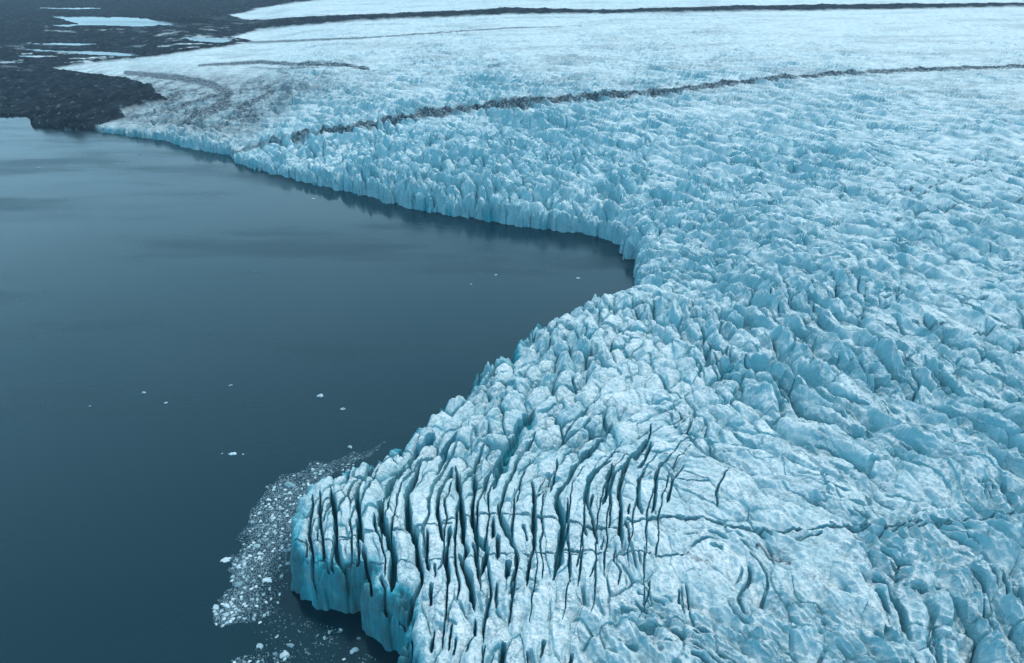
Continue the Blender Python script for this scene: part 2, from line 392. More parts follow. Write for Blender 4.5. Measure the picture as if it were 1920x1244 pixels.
# ---------- traced crevasses of the near tongue (frames of two enlarged views and one of the upper part)
def Pc(pts): return [(540 + a / 4.571, 800 + b / 4.571) for a, b in pts]
def Qc(pts): return [(540 + a / 4.571, 972 + b / 4.571) for a, b in pts]
def Rc(pts): return [(860 + a / 3.692, 760 + b / 3.692) for a, b in pts]
CREV = [  # points, half width px, depth m
 (Pc([(215,590),(190,700),(175,800),(170,900),(190,1000),(200,1100),(200,1243)]) + Qc([(200,480),(245,600),(250,720)]), 3.2, 9),
 (Pc([(275,560),(262,700),(275,850),(290,940),(300,1080),(300,1150)]), 2.2, 7),
 (Pc([(350,500),(380,620),(395,760),(400,900),(390,960),(400,1060),(440,1160),(490,1240)]) + Qc([(505,560),(500,700)]), 4.0, 9),
 (Pc([(730,330),(610,480),(575,560),(595,700),(600,900),(640,990)]), 3.2, 9), (Qc([(590,200),(600,300),(600,410)]), 2.6, 7),
 (Pc([(1000,300),(900,400),(830,520),(790,620),(780,720),(800,830),(840,950),(880,1060)]) + Qc([(888,320),(880,450),(880,620)]), 5.2, 12),
 (Qc([(640,230),(670,400),(700,560),(710,660)]), 3.4, 10), (Pc([(725,720),(745,880),(800,1010)]), 2.0, 6),
 (Pc([(1450,105),(1300,210),(1160,270)]), 4, 8),
 (Pc([(1140,320),(1060,450),(1010,540),(1010,680),(1020,830),(1070,900),(1090,1000),(1100,1060)]) + Qc([(1130,420),(1130,480),(1090,600),(1060,690),(1030,850),(1005,970)]), 4.2, 11),
 (Pc([(1415,370),(1330,470),(1280,570),(1275,700),(1295,830),(1330,1000)]), 3.2, 9), (Qc([(1390,70),(1350,240),(1350,350),(1365,450),(1355,560)]), 3.4, 9),
 (Pc([(1410,140),(1320,290),(1255,410)]), 2.4, 7),
 (Pc([(1440,360),(1450,500),(1470,650),(1490,850),(1490,960),(1530,1060)]) + Qc([(1480,360),(1540,480),(1560,620),(1590,770)]), 3.4, 10),
 (Pc([(1590,400),(1585,560),(1570,720),(1590,860),(1620,960),(1690,1040)]) + Qc([(1640,480)]), 3.2, 9),
 (Pc([(1840,250),(1800,400),(1760,540)]), 3, 8), (Pc([(1800,640),(1810,760),(1850,850),(1915,970)]), 3, 8), (Pc([(1750,770),(1745,950)]), 2.6, 7),
 (Qc([(1190,90),(1190,250),(1180,330),(1205,440)]), 2.4, 7), (Qc([(1250,390),(1255,510)]), 1.7, 4), (Qc([(1330,330),(1280,450)]), 1.7, 4), (Qc([(1220,550),(1220,745)]), 2.2, 6),
 (Qc([(1250,930),(1235,1060),(1215,1140)]), 2.2, 6), (Qc([(1400,880),(1385,1000),(1370,1110)]), 2.2, 6), (Qc([(1600,850),(1600,1000),(1550,1060),(1530,1160)]), 2.2, 6),
 (Qc([(1440,1030),(1410,1180)]), 2.2, 6), (Qc([(1870,360),(1865,510)]), 3, 7), (Qc([(1920,560),(1890,660)]), 2.4, 6), (Qc([(1780,560),(1780,760)]), 1.7, 4), (Qc([(1840,1080),(1810,1240)]), 2.6, 7),
 (Qc([(1060,990),(1040,1240)]), 2, 5), (Qc([(1680,1100),(1650,1243)]), 2, 5), (Qc([(820,590),(830,740),(850,830)]), 2, 6), (Qc([(790,480),(830,600)]), 2, 6),
 (Qc([(335,380),(345,470)]), 1.8, 5), (Qc([(150,170),(155,340)]), 1.8, 5), (Qc([(110,380),(115,460)]), 1.6, 3),
 (Pc([(1115,160),(1080,230),(1000,300)]), 4, 9), (Pc([(1260,80),(1110,190)]), 3, 7), (Pc([(1020,100),(960,200),(950,260)]), 3, 7), (Pc([(780,260),(740,340)]), 3, 7),
 (Rc([(520,20),(470,80),(410,160),(350,260),(300,370),(250,520)]), 10, 11),
 (Rc([(330,350),(290,450),(240,595)]), 3.4, 9),
 (Rc([(530,190),(480,290),(400,420),(340,540),(300,640),(280,720),(290,780),(350,900),(390,990),(410,1070),(380,1180),(350,1250)]), 3.2, 9),
 (Rc([(490,380),(420,540),(405,660)]), 2, 5),
 (Rc([(505,520),(520,640),(510,740),(520,900),(525,960),(490,1040),(475,1160),(470,1250)]), 3.8, 10),
 (Rc([(585,560),(530,650)]), 2.2, 5), (Rc([(680,390),(660,500),(630,600)]), 2.4, 6),
 (Rc([(1000,220),(900,310),(800,430),(720,540),(670,620),(700,750),(710,880),(690,980),(680,1080),(650,1190)]), 5.4, 12),
 (Rc([(755,650),(750,800),(745,930),(765,1050),(775,1180)]), 2, 6),
 (Rc([(1050,380),(960,420),(900,490),(880,580),(885,660),(920,760),(940,850),(965,950)]), 3.2, 8),
 (Rc([(1060,400),(1030,500),(1020,600),(990,690)]), 3, 8), (Rc([(1075,450),(1050,560),(1050,700),(1040,850)]), 2, 6),
 (Rc([(1330,200),(1240,320),(1170,360),(1130,450),(1110,550),(1120,700),(1110,830),(1130,970)]), 3.8, 9),
 (Rc([(1335,260),(1280,370),(1240,430)]), 2.6, 7), (Rc([(1290,430),(1240,500),(1235,600),(1240,680),(1270,750)]), 2.8, 7),
 (Rc([(1480,330),(1390,390),(1365,480),(1355,620),(1340,740)]), 2.4, 7), (Rc([(1560,410),(1490,500),(1460,580),(1445,680)]), 2.1, 6),
 (Rc([(1865,420),(1820,510),(1780,600),(1785,700)]), 2.1, 5), (Rc([(1060,110),(1000,190),(960,260)]), 5, 8), (Rc([(1330,130),(1320,220)]), 2, 6), (Rc([(1600,90),(1490,170)]), 2.6, 6),
 (Rc([(870,740),(865,830),(895,890)]), 2.4, 6), (Rc([(235,780),(235,900)]), 2.6, 6), (Rc([(270,900),(265,1060)]), 2.2, 6),
 (Rc([(350,1080),(330,1180)]), 2.6, 6), (Rc([(440,820),(475,940)]), 2.4, 6), (Rc([(0,1020),(70,1200)]), 3, 8), (Rc([(100,950),(130,1150)]), 2.6, 7),
 (Rc([(860,860),(835,1000),(820,1120)]), 1.5, 4), (Rc([(1000,900),(990,1000)]), 1.5, 3), (Rc([(1080,960),(1075,1090),(1120,1150),(1100,1240)]), 1.5, 4), (Rc([(960,1050),(900,1200)]), 1.5, 4),
 (Rc([(1280,980),(1285,1150)]), 1.3, 3), (Rc([(1150,800),(1185,950)]), 2, 5), (Rc([(820,110),(720,200),(660,330)]), 3, 7), (Rc([(1180,680),(1170,760)]), 2, 5), (Rc([(925,600),(910,700)]), 2, 5),
 ([(1285,1090),(1293,1120),(1293,1155),(1304,1170)], 1.8, 4), ([(1273,1100),(1275,1132)], 1.5, 4), ([(1218,1082),(1214,1120),(1207,1140)], 1.7, 4),
 ([(946,1210),(937,1250)], 2.6, 6), ([(989,1220),(987,1250)], 2, 5), ([(1021,1200),(1012,1230)], 2, 5), ([(1071,1221),(1068,1250)], 2.6, 6),
 ([(1563,535),(1590,580),(1625,620)], 3.5, 7),
]
carve = np.zeros(len(x), F32)
flank = sstep(-.3, .4, perlin(x / 14, y / 22, 135)) * 1.6
cw1 = 1.6 * perlin(x / 5.5, y / 5.5, 131) + .7 * perlin(x / 1.9, y / 1.9, 132)
def crevasse(pts, hw, depth):
    P = np.array(pts, float)
    lo, hi = P.min(0) - 30 - 2 * hw, P.max(0) + 30 + 2 * hw
    S = np.nonzero((U > lo[0]) & (U < hi[0]) & (V > lo[1]) & (V < hi[1]))[0]
    if not len(S): return
    pu, pv = U[S] + cw1[S] * 1.6, V[S]
    seg = np.hypot(*np.diff(P, axis=0).T); tot = seg.sum(); acc = 0
    best = np.full(len(S), 1e9, F32); side = np.zeros(len(S), F32); tt = np.zeros(len(S), F32)
    for k in range(len(P) - 1):
        vx, vy = P[k + 1] - P[k]; L = vx * vx + vy * vy
        t = np.clip(((pu - P[k, 0]) * vx + (pv - P[k, 1]) * vy) / L, 0, 1)
        ex, ey = pu - P[k, 0] - t * vx, pv - P[k, 1] - t * vy
        dd = np.hypot(ex, ey); m = dd < best
        best[m] = dd[m]; side[m] = (ex * -vy + ey * vx)[m]; tt[m] = ((acc + t * seg[k]) / tot)[m]
        acc += seg[k]
    taper = np.clip(np.minimum(tt, 1 - tt) * 9 + .3, 0, 1)
    w = hw * taper * (1 + .35 * cw1[S])
    w = np.maximum(w, .4)
    right = side < 0                                    # gentle flank on the right, sheer wall on the left
    q = best / np.where(right, w * (1.5 + 1.1 * flank[S]), w * .8)
    prof = np.where(right, np.clip(1.08 - q, 0, 1) ** .9, 1 - sstep(.6, 1.1, q))
    c = depth * taper * prof + .22 * depth * taper * np.exp(-(best / (hw * 2.4)) ** 2)
    carve[S] = np.maximum(carve[S], c)
GUIDES = [(0, [(655,880),(615,930),(585,990),(572,1050),(575,1110)]), (.2, [(765,832),(705,885),(672,970),(680,1070),(705,1150)]),
 (.45, [(930,835),(872,930),(872,1030),(880,1110),(862,1230)]), (.7, [(1120,828),(1052,910),(1048,1000),(1048,1090),(1030,1190)]), (1, [(1330,800),(1262,865),(1235,950),(1228,1060),(1232,1190)])]
GK = np.array([g_[0] for g_ in GUIDES]); GP = np.array([g_[1] for g_ in GUIDES], float)
rg = random.Random(8)
for k in range(22):
    kk = min(1, max(0, (k + rg.uniform(-.4, .4)) / 21))
    a0, a1 = rg.uniform(0, .25), rg.uniform(.6, 1.0)
    pts = []
    for t in np.linspace(a0, a1, 9):
        row = np.array([np.interp(kk, GK, GP[:, j, c_]) for j in range(5) for c_ in (0, 1)]).reshape(5, 2)
        pts.append((np.interp(t * 4, range(5), row[:, 0]) + rg.uniform(-3.5, 3.5), np.interp(t * 4, range(5), row[:, 1])))
    CREV.append((pts, rg.uniform(1.0, 2.3) * (1.15 - .45 * kk), rg.uniform(3, 7.5) * (1.1 - .4 * kk)))
for c in CREV:
    m_ = np.mean([p_[0] for p_ in c[0]])
    k_ = 1.35 if m_ < 960 else 1.0
    crevasse(c[0], c[1] * (.85 if m_ < 960 else .7), c[2] * .62 * k_)
# dirt lines and small steps that run across the tongue
LINES = [
 ([(555,1019),(600,1015),(625,1012),(668,1000),(715,993),(770,985),(820,980),(870,966),(960,963),(1040,972),(1090,983),(1150,990),(1200,975),(1260,970),(1320,975),(1400,990),(1480,998),(1600,990),(1700,984),(1780,978)], 1.3),
 ([(552,1053),(640,1051),(720,1056),(800,1050),(900,1040),(1000,1036),(1060,1033),(1200,1038),(1290,1040)], 1.1),
 (Pc([(60,1000),(165,1000),(270,975),(380,965)]), 1.4), (Pc([(430,930),(560,915),(620,885),(720,880),(800,885)]), 1.4), (Pc([(860,885),(1010,880),(1100,840),(1160,835),(1280,825),(1400,830)]), 1.6),
 (Pc([(1480,760),(1580,740),(1700,745),(1800,750),(1915,740)]), 1.6), (Qc([(50,370),(200,370),(310,360),(420,370)]), 1.2), (Qc([(110,460),(190,460)]), 1.0),
 (Rc([(100,755),(280,750),(420,745),(510,750),(600,770),(700,780),(840,820),(960,850),(1100,850)]), 1.5),
 (Rc([(1170,790),(1220,810),(1340,770),(1400,775),(1500,765),(1640,780),(1800,800),(1920,850)]), 2.2), ([(1380,990),(1430,998),(1520,994),(1620,985),(1700,985),(1760,982)], 1.8),
 (Rc([(740,1000),(900,1010),(1000,1020),(1130,1015),(1260,1030),(1400,1030),(1560,1030)]), 1.5), ([(1250,895),(1290,900),(1330,905)], 1.1), ([(1555,985),(1640,1002),(1760,985),(1920,960)], 1.6),
 ([(1660,365),(1720,352),(1790,340),(1860,325)], 1.4), ([(1640,385),(1700,370),(1760,358)], 1.2), ([(1680,410),(1740,396),(1800,390),(1920,375)], 1.4), ([(1730,545),(1790,560),(1850,560)], 1.2), ([(1700,605),(1790,620),(1900,618)], 1.2),
 ([(1620,550),(1700,572),(1740,570)], 1.2), ([(1100,842),(1180,850),(1250,850)], 1.0), ([(1500,1010),(1540,1000)], 1.5), ([(900,1040),(1000,1035),(1100,1040)], 1),
]
for pts, w in LINES:
    k = debris.copy(); debris[:] = 0
    streak(pts, w, .85, .9)
    carve = np.maximum(carve, debris * 1.7)
    debris = np.maximum(k, debris * (.55 + .45 * sstep(-.3, .3, n3)))
slit *= 1 - .85 * sstep(600, 950, dist)
carve = np.maximum(carve, slit)
h -= icew * carve * sstep(-1, 3, d)
h = np.where(carve > 1.5, np.maximum(h, np.minimum(h, -1) + 0 * h), h)

# below the waterline
under = sstep(-1.2, 1.4, d)
h = h * under - 4.0 * (1 - under)

# ponds lie in shallow pans of the bare ground
PONDS = [
 ('long pale pond along the foot of the far slope', [(64,15),(110,15.5),(160,16),(215,17),(150,20),(105,19)]),
 ('largest pale pond with a notched left end on the dark moraine plain', [(55,27),(90,28),(130,30),(200,32),(300,35),(360,40),(395,43),(330,48),(290,50),(250,54),(210,52),(150,51),(125,55),(95,50),(150,48),(125,41),(100,32),(75,30)]),
 ('slim upper pond of the pair nearest the near headland', [(5,80),(60,81),(120,82),(190,84.5),(150,88),(90,86),(50,84)]),
 ('lower broader pond of the pair nearest the near headland', [(30,93),(70,94),(130,97),(200,100),(285,107),(230,109),(165,106),(140,102),(80,99),(50,97)]),
 ('thin pond strip beside the tip of the ice tongue', [(340,70),(400,73),(440,79),(420,84),(360,80)]),
 ('small isolated pond at the left edge below the pond pair', [(32,106),(62,107),(60,110),(36,110)]),
 ('narrow pond streak right beside the pale ice tongue', [(130,116),(175,115),(150,118)]),
]
pond_id = -np.ones(len(x), np.int32)
for k, (lab, poly) in enumerate(PONDS):
    m = mask_poly(poly, .8, (wob[0] * .9, wob[1] * .16)) * ground
    S = m > .5
    if not S.any(): continue
    z0 = float(np.percentile(h[S], 35))
    near_pond = (mask_poly(poly, 4.0, (wob[0] * .9, wob[1] * .16)) > .05) & ~S
    h[near_pond] = np.maximum(h[near_pond], z0 + .3)
    h[S] = z0; pond_id[S] = k

# drowned feet of blocks: freshly broken blue faces along the calving front and in traced crevasses, painted shade on the near cliff
fresh_and_shade = np.clip(1 - (d / 10.0), 0, 1) * sstep(-.1, .35, fbm(x / 22, y / 22, 141, 3) + .12) * icew
fresh_and_shade = np.maximum(fresh_and_shade, (1 - sstep(2.5, 9.5, d + 2.5 * n2)) * sstep(21, 25, HC) * (1.25 + 1.3 * n1) * icew)  # near tongue cliff: teal ice with its shade put into the colour
fresh_and_shade = np.maximum(fresh_and_shade, np.clip(carve / 4.5, 0, 1) * icew)
fresh_and_shade = np.maximum(fresh_and_shade, (1 - gap_all) * .8 * icew)
crust = sstep(.12, .9, fbm(x / 40, y / 40, 151, 4)) * .5

def add_attr(me, name, arr):
    at = me.attributes.new(name, 'FLOAT', 'POINT'); at.data.foreach_set('value', np.ascontiguousarray(arr, dtype=F32))

def build_mesh(name, faces, mat):
    used = np.unique(faces); remap = np.zeros(len(x), np.int32); remap[used] = np.arange(len(used))
    f = remap[faces]
    me = bpy.data.meshes.new(name)
    me.vertices.add(len(used)); me.loops.add(f.size); me.polygons.add(len(f))
    co = np.stack([x[used], y[used], h[used]], -1).astype(F32)
    me.vertices.foreach_set('co', co.ravel())
    me.loops.foreach_set('vertex_index', f.ravel().astype(np.int32))
    me.polygons.foreach_set('loop_start', (np.arange(len(f)) * 4).astype(np.int32))
    me.polygons.foreach_set('use_smooth', np.zeros(len(f), bool))
    me.update(calc_edges=True)
    add_attr(me, 'debris', debris[used]); add_attr(me, 'fresh_and_shade', fresh_and_shade[used]); add_attr(me, 'bare', bare[used])
    me.materials.append(mat)
    o = bpy.data.objects.new(name, me); C.objects.link(o)
    return o

def tag(o, label=None, cat=None, group=None, kind=None):
    if label: o['label'] = label
    if cat: o['category'] = cat
    if group: o['group'] = group
    if kind: o['kind'] = kind
    return o

# ------------------------------------------------------------------ materials
def newmat(name):
    m = bpy.data.materials.new(name); m.use_nodes = True
    nt = m.node_tree; nt.nodes.clear()
    out = nt.nodes.new('ShaderNodeOutputMaterial'); b = nt.nodes.new('ShaderNodeBsdfPrincipled')
    nt.links.new(b.outputs[0], out.inputs[0])
    return m, nt, b
class N:
    def __init__(s, nt): s.nt = nt
    def n(s, t, **kw):
        k = s.nt.nodes.new(t)
        for a, b in kw.items(): setattr(k, a, b)
        return k
    def put(s, sock, v):
        if hasattr(v, 'is_output'): s.nt.links.new(v, sock)
        else: sock.default_value = v
    def math(s, op, a, b=None, clamp=False):
        k = s.n('ShaderNodeMath', operation=op, use_clamp=clamp); s.put(k.inputs[0], a)
        if b is not None: s.put(k.inputs[1], b)
        return k.outputs[0]
    def ramp(s, v, a, b, c=0.0, d=1.0):
        k = s.n('ShaderNodeMapRange', interpolation_type='SMOOTHSTEP'); s.put(k.inputs[0], v)
        for i, w in enumerate((a, b, c, d)): k.inputs[i + 1].default_value = w
        return k.outputs[0]
    def mix(s, f, a, b):
        k = s.n('ShaderNodeMix', data_type='RGBA'); s.put(k.inputs[0], f); s.put(k.inputs[6], a); s.put(k.inputs[7], b)
        return k.outputs[2]
    def noise(s, vec, scale, det=4, rough=.55, dist=0.0):
        k = s.n('ShaderNodeTexNoise'); s.put(k.inputs['Vector'], vec)
        k.inputs['Scale'].default_value = scale; k.inputs['Detail'].default_value = det
        k.inputs['Roughness'].default_value = rough; k.inputs['Distortion'].default_value = dist
        return k.outputs[0]
    def attr(s, name): return s.n('ShaderNodeAttribute', attribute_name=name).outputs['Fac']
    def scale(s, vec, sc_, rot=(0, 0, 0)):
        k = s.n('ShaderNodeMapping'); s.put(k.inputs[0], vec); k.inputs['Scale'].default_value = sc_; k.inputs['Rotation'].default_value = rot
        return k.outputs[0]

def rgb(r, g, b): return (r, g, b, 1)
ice, nt, b = newmat('glacier_ice'); q = N(nt)
pos = q.n('ShaderNodeNewGeometry'); P = pos.outputs['Position']
nz = q.n('ShaderNodeSeparateXYZ'); nt.links.new(pos.outputs['Normal'], nz.inputs[0]); NZ = nz.outputs[2]
lump = q.noise(P, .09, 5, .6)
fine = q.noise(P, .9, 5, .65)
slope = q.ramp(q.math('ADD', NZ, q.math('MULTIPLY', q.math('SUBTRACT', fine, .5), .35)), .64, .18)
blue = q.math('MAXIMUM', q.math('MULTIPLY', slope, .74), q.math('MULTIPLY', q.attr('fresh_and_shade'), 1.0))
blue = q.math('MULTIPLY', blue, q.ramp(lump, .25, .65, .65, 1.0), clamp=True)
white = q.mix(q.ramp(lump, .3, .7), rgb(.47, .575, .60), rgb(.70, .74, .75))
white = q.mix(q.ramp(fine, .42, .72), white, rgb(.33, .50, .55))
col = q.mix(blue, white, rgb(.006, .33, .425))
col = q.mix(q.math('MULTIPLY', q.ramp(q.attr('fresh_and_shade'), .85, 1.3, 0.0, 1.0), q.ramp(q.noise(q.scale(P, (1, 1, .6)), .22, 6, .7), .3, .62, .45, 1.0)), col, rgb(.045, .165, .195))  # darker teal painted in as shade of the near cliff
# fine dirt threads in healed cracks
warp = q.n('ShaderNodeVectorMath', operation='ADD'); nt.links.new(P, warp.inputs[0])
nv3 = q.n('ShaderNodeTexNoise'); nt.links.new(P, nv3.inputs['Vector']); nv3.inputs['Scale'].default_value = .35; nv3.inputs['Detail'].default_value = 4
sc3 = q.n('ShaderNodeVectorMath', operation='SCALE'); nt.links.new(nv3.outputs['Color'], sc3.inputs[0]); sc3.inputs['Scale'].default_value = .9
nt.links.new(sc3.outputs[0], warp.inputs[1])
thr = 0
for rot, scl, thin in (((0, 0, .35), (.10, .34, .2), .05), ((0, 0, 1.3), (.16, .26, .3), .045), ((0, 0, .8), (.5, .7, .5), .05)):
    vo = q.n('ShaderNodeTexVoronoi', feature='DISTANCE_TO_EDGE'); vo.inputs['Scale'].default_value = 1.0
    nt.links.new(q.scale(warp.outputs[0], scl, rot), vo.inputs['Vector'])
    t1 = q.math('MULTIPLY', q.ramp(vo.outputs['Distance'], thin, 0.0), q.ramp(q.noise(P, .11, 4, .6), .42, .64))
    thr = t1 if thr == 0 else q.math('MAXIMUM', thr, t1)
col = q.mix(q.math('MULTIPLY', thr, .5), col, rgb(.045, .11, .15))
deb = q.math('MULTIPLY', q.attr('debris'), q.ramp(q.noise(P, .33, 5, .7), .25, .6, .35, 1.0), clamp=True)
rockc = q.mix(q.ramp(q.noise(P, .2, 4, .6), .35, .65), rgb(.012, .022, .033), rgb(.045, .065, .084))
col = q.mix(deb, col, rockc)
gcol = q.mix(q.ramp(q.noise(q.scale(P, (.5, .2, 1)), .12, 6, .65), .35, .7), rgb(.004, .008, .012), rgb(.018, .028, .038))
gcol = q.mix(q.math('MULTIPLY', q.ramp(q.noise(q.scale(P, (.7, .4, 1)), .16, 7, .75), .55, .68), .85), gcol, rgb(.13, .18, .22))
col = q.mix(q.attr('bare'), col, gcol)
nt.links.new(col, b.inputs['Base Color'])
b.inputs['Roughness'].default_value = .55
nt.links.new(q.math('MULTIPLY', q.math('SUBTRACT', 1.0, q.math('MAXIMUM', q.attr('bare'), deb)), .3), b.inputs['Specular IOR Level'])
bm1 = q.n('ShaderNodeBump'); bm1.inputs['Strength'].default_value = .8; bm1.inputs['Distance'].default_value = .7
nt.links.new(q.noise(P, 1.1, 6, .65), bm1.inputs['Height'])
nt.links.new(bm1.outputs[0], b.inputs['Normal'])

def water_mat(name, base, rough, bump, scl):
    m, nt, b = newmat(name); q = N(nt)
    g = q.n('ShaderNodeNewGeometry').outputs['Position']
    b.inputs['Base Color'].default_value = base; b.inputs['Specular Tint'].default_value = (.5, .93, 1, 1); b.inputs['IOR'].default_value = 1.42
    wind = q.noise(q.scale(g, (.22, 1.0, 1)), .014, 5, .6)
    nt.links.new(q.ramp(wind, .35, .7, rough * .35, rough * 2.0), b.inputs['Roughness'])
    bp = q.n('ShaderNodeBump'); bp.inputs['Strength'].default_value = bump; bp.inputs['Distance'].default_value = .12
    nt.links.new(q.noise(q.scale(g, (.6, 1, 1)), scl, 3, .5), bp.inputs['Height'])
    nt.links.new(bp.outputs[0], b.inputs['Normal'])
    return m
lake_m = water_mat('lake_water', rgb(.0001, .013, .021), .2, .10, 1.2)
pond_m = water_mat('pond_water', rgb(.02, .05, .06), .1, .03, .6)

# ------------------------------------------------------------------ terrain objects
fg = ground[quad].mean(1)
fp = pond_id[quad]
is_p = (fp >= 0).all(1)
fm = medial[quad].mean(1) * (1 - fg)
# beyond the dark band: the next ice stream
far_line = [(-200,-90),(640,-90),(640,-6),(560,6),(480,18),(432,31),(640,33),(800,28),(950,20),(1150,21),(1400,16),(1920,10),(2600,7),(2600,-90)]
beyond = inside(U[quad[:, 0]], V[quad[:, 0]], far_line) & (fg <= .5) & ~is_p
is_g = (fg > .5) & ~is_p
is_m = (fm > .55) & ~is_g & ~beyond
is_ice = ~(is_g | is_m | beyond | is_p)
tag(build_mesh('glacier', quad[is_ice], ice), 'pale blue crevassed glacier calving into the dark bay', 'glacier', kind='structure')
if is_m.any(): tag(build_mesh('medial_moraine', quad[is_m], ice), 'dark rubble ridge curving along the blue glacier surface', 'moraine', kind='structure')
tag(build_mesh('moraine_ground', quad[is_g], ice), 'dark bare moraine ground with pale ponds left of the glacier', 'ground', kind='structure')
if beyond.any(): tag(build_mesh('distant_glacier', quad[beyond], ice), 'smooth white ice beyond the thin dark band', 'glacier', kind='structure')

for k, (lab, poly) in enumerate(PONDS):
    f = quad[is_p & (fp[:, 0] == k)]
    if len(f): tag(build_mesh('pond', f, pond_m), lab, 'pond', 'ponds on the moraine ground', 'structure')
def flat_poly(name, pts, z, mat):
    me = bpy.data.meshes.new(name); me.from_pydata([(a, b_, z) for a, b_ in pts], [], [list(range(len(pts)))]); me.update()
    me.materials.append(mat); o = bpy.data.objects.new(name, me); C.objects.link(o); return o
wl = flat_poly('lake_water', [(-3000, -900), (1500, -900), (1500, 2200), (-3000, 2200)], 0.0, lake_m)
tag(wl, 'calm dark teal lake in front of the glacier', 'water', kind='structure')
# ------------------------------------------------------------------ floating ice
floe_m, nt, b = newmat('floe_ice'); q = N(nt)
g = q.n('ShaderNodeNewGeometry'); oi = q.n('ShaderNodeObjectInfo')
c0 = q.mix(oi.outputs['Random'], rgb(.13, .25, .30), rgb(.54, .66, .70))
c0 = q.mix(q.ramp(q.noise(g.outputs['Position'], 1.7, 4, .6), .5, .75), c0, rgb(.20, .40, .48))
nt.links.new(c0, b.inputs['Base Color']); b.inputs['Roughness'].default_value = .45
brash_m, nt, b = newmat('brash_ice'); q = N(nt)
g = q.n('ShaderNodeNewGeometry')
c0 = q.mix(q.ramp(g.outputs['Random Per Island'], .0, 1.0), rgb(.04, .115, .15), rgb(.25, .36, .41))
nt.links.new(c0, b.inputs['Base Color']); b.inputs['Roughness'].default_value = .35

rng = random.Random(5)
def chunk(seed, n=26, flat=.45, spiky=.25):
    r = random.Random(seed); bm = bmesh.new()
    for k in range(n):
        a = r.uniform(0, 2 * math.pi); zz = r.uniform(-1, 1); rr = math.sqrt(1 - zz * zz) * r.uniform(1 - spiky, 1)
        bm.verts.new((rr * math.cos(a) * 1.0, rr * math.sin(a) * (.6 + .3 * r.random()), zz * flat * (1.5 if r.random() < .2 else 1)))
    res = bmesh.ops.convex_hull(bm, input=bm.verts[:])
    bmesh.ops.delete(bm, geom=list({e for e in res['geom_interior'] + res['geom_unused'] if isinstance(e, bmesh.types.BMVert)}), context='VERTS')
    bmesh.ops.bevel(bm, geom=bm.edges[:], offset=.035, segments=1, affect='EDGES', clamp_overlap=True)
    for v in bm.verts:
        v.co.z = max(v.co.z, -.22); v.co += v.co.normalized() * r.uniform(-.02, .02)
    bmesh.ops.recalc_face_normals(bm, faces=bm.faces[:])
    me = bpy.data.meshes.new('ice_chunk'); bm.to_mesh(me); bm.free(); me.materials.append(floe_m); return me
CH = [chunk(k, 22 + k % 3 * 5, .28 + .06 * (k % 5)) for k in range(14)]
def berg_mesh(seed, peaks):
    """a small iceberg: a raised, uneven top on a waterline raft"""
    r = random.Random(seed); bm = bmesh.new(); n = 22; rings = 7
    rad = [1 + .3 * r.uniform(-1, 1) for _ in range(n)]
    rows = []
    for j in range(rings):
        t = j / (rings - 1); row = []
        for i in range(n):
            a = 2 * math.pi * i / n; rr = rad[i] * (1 - t) ** .8 * (.55 + .45 * abs(math.sin(a * .5 + seed)))
            X_, Y_ = rr * math.cos(a), rr * math.sin(a) * .62
            Z_ = -.15 if j == 0 else .1 + sum(hh * math.exp(-((X_ - px_) ** 2 + (Y_ - py_) ** 2) / s_ ** 2) for px_, py_, hh, s_ in peaks) + r.uniform(-.04, .04)
            row.append(bm.verts.new((X_, Y_, Z_)))
        rows.append(row)
    for j in range(rings - 1):
        for i in range(n):
            try: bm.faces.new((rows[j][i], rows[j][(i + 1) % n], rows[j + 1][(i + 1) % n], rows[j + 1][i]))
            except ValueError: pass
    bmesh.ops.remove_doubles(bm, verts=bm.verts[:], dist=.01)
    bmesh.ops.recalc_face_normals(bm, faces=bm.faces[:])
    me = bpy.data.meshes.new('iceberg'); bm.to_mesh(me); bm.free(); me.materials.append(floe_m); return me

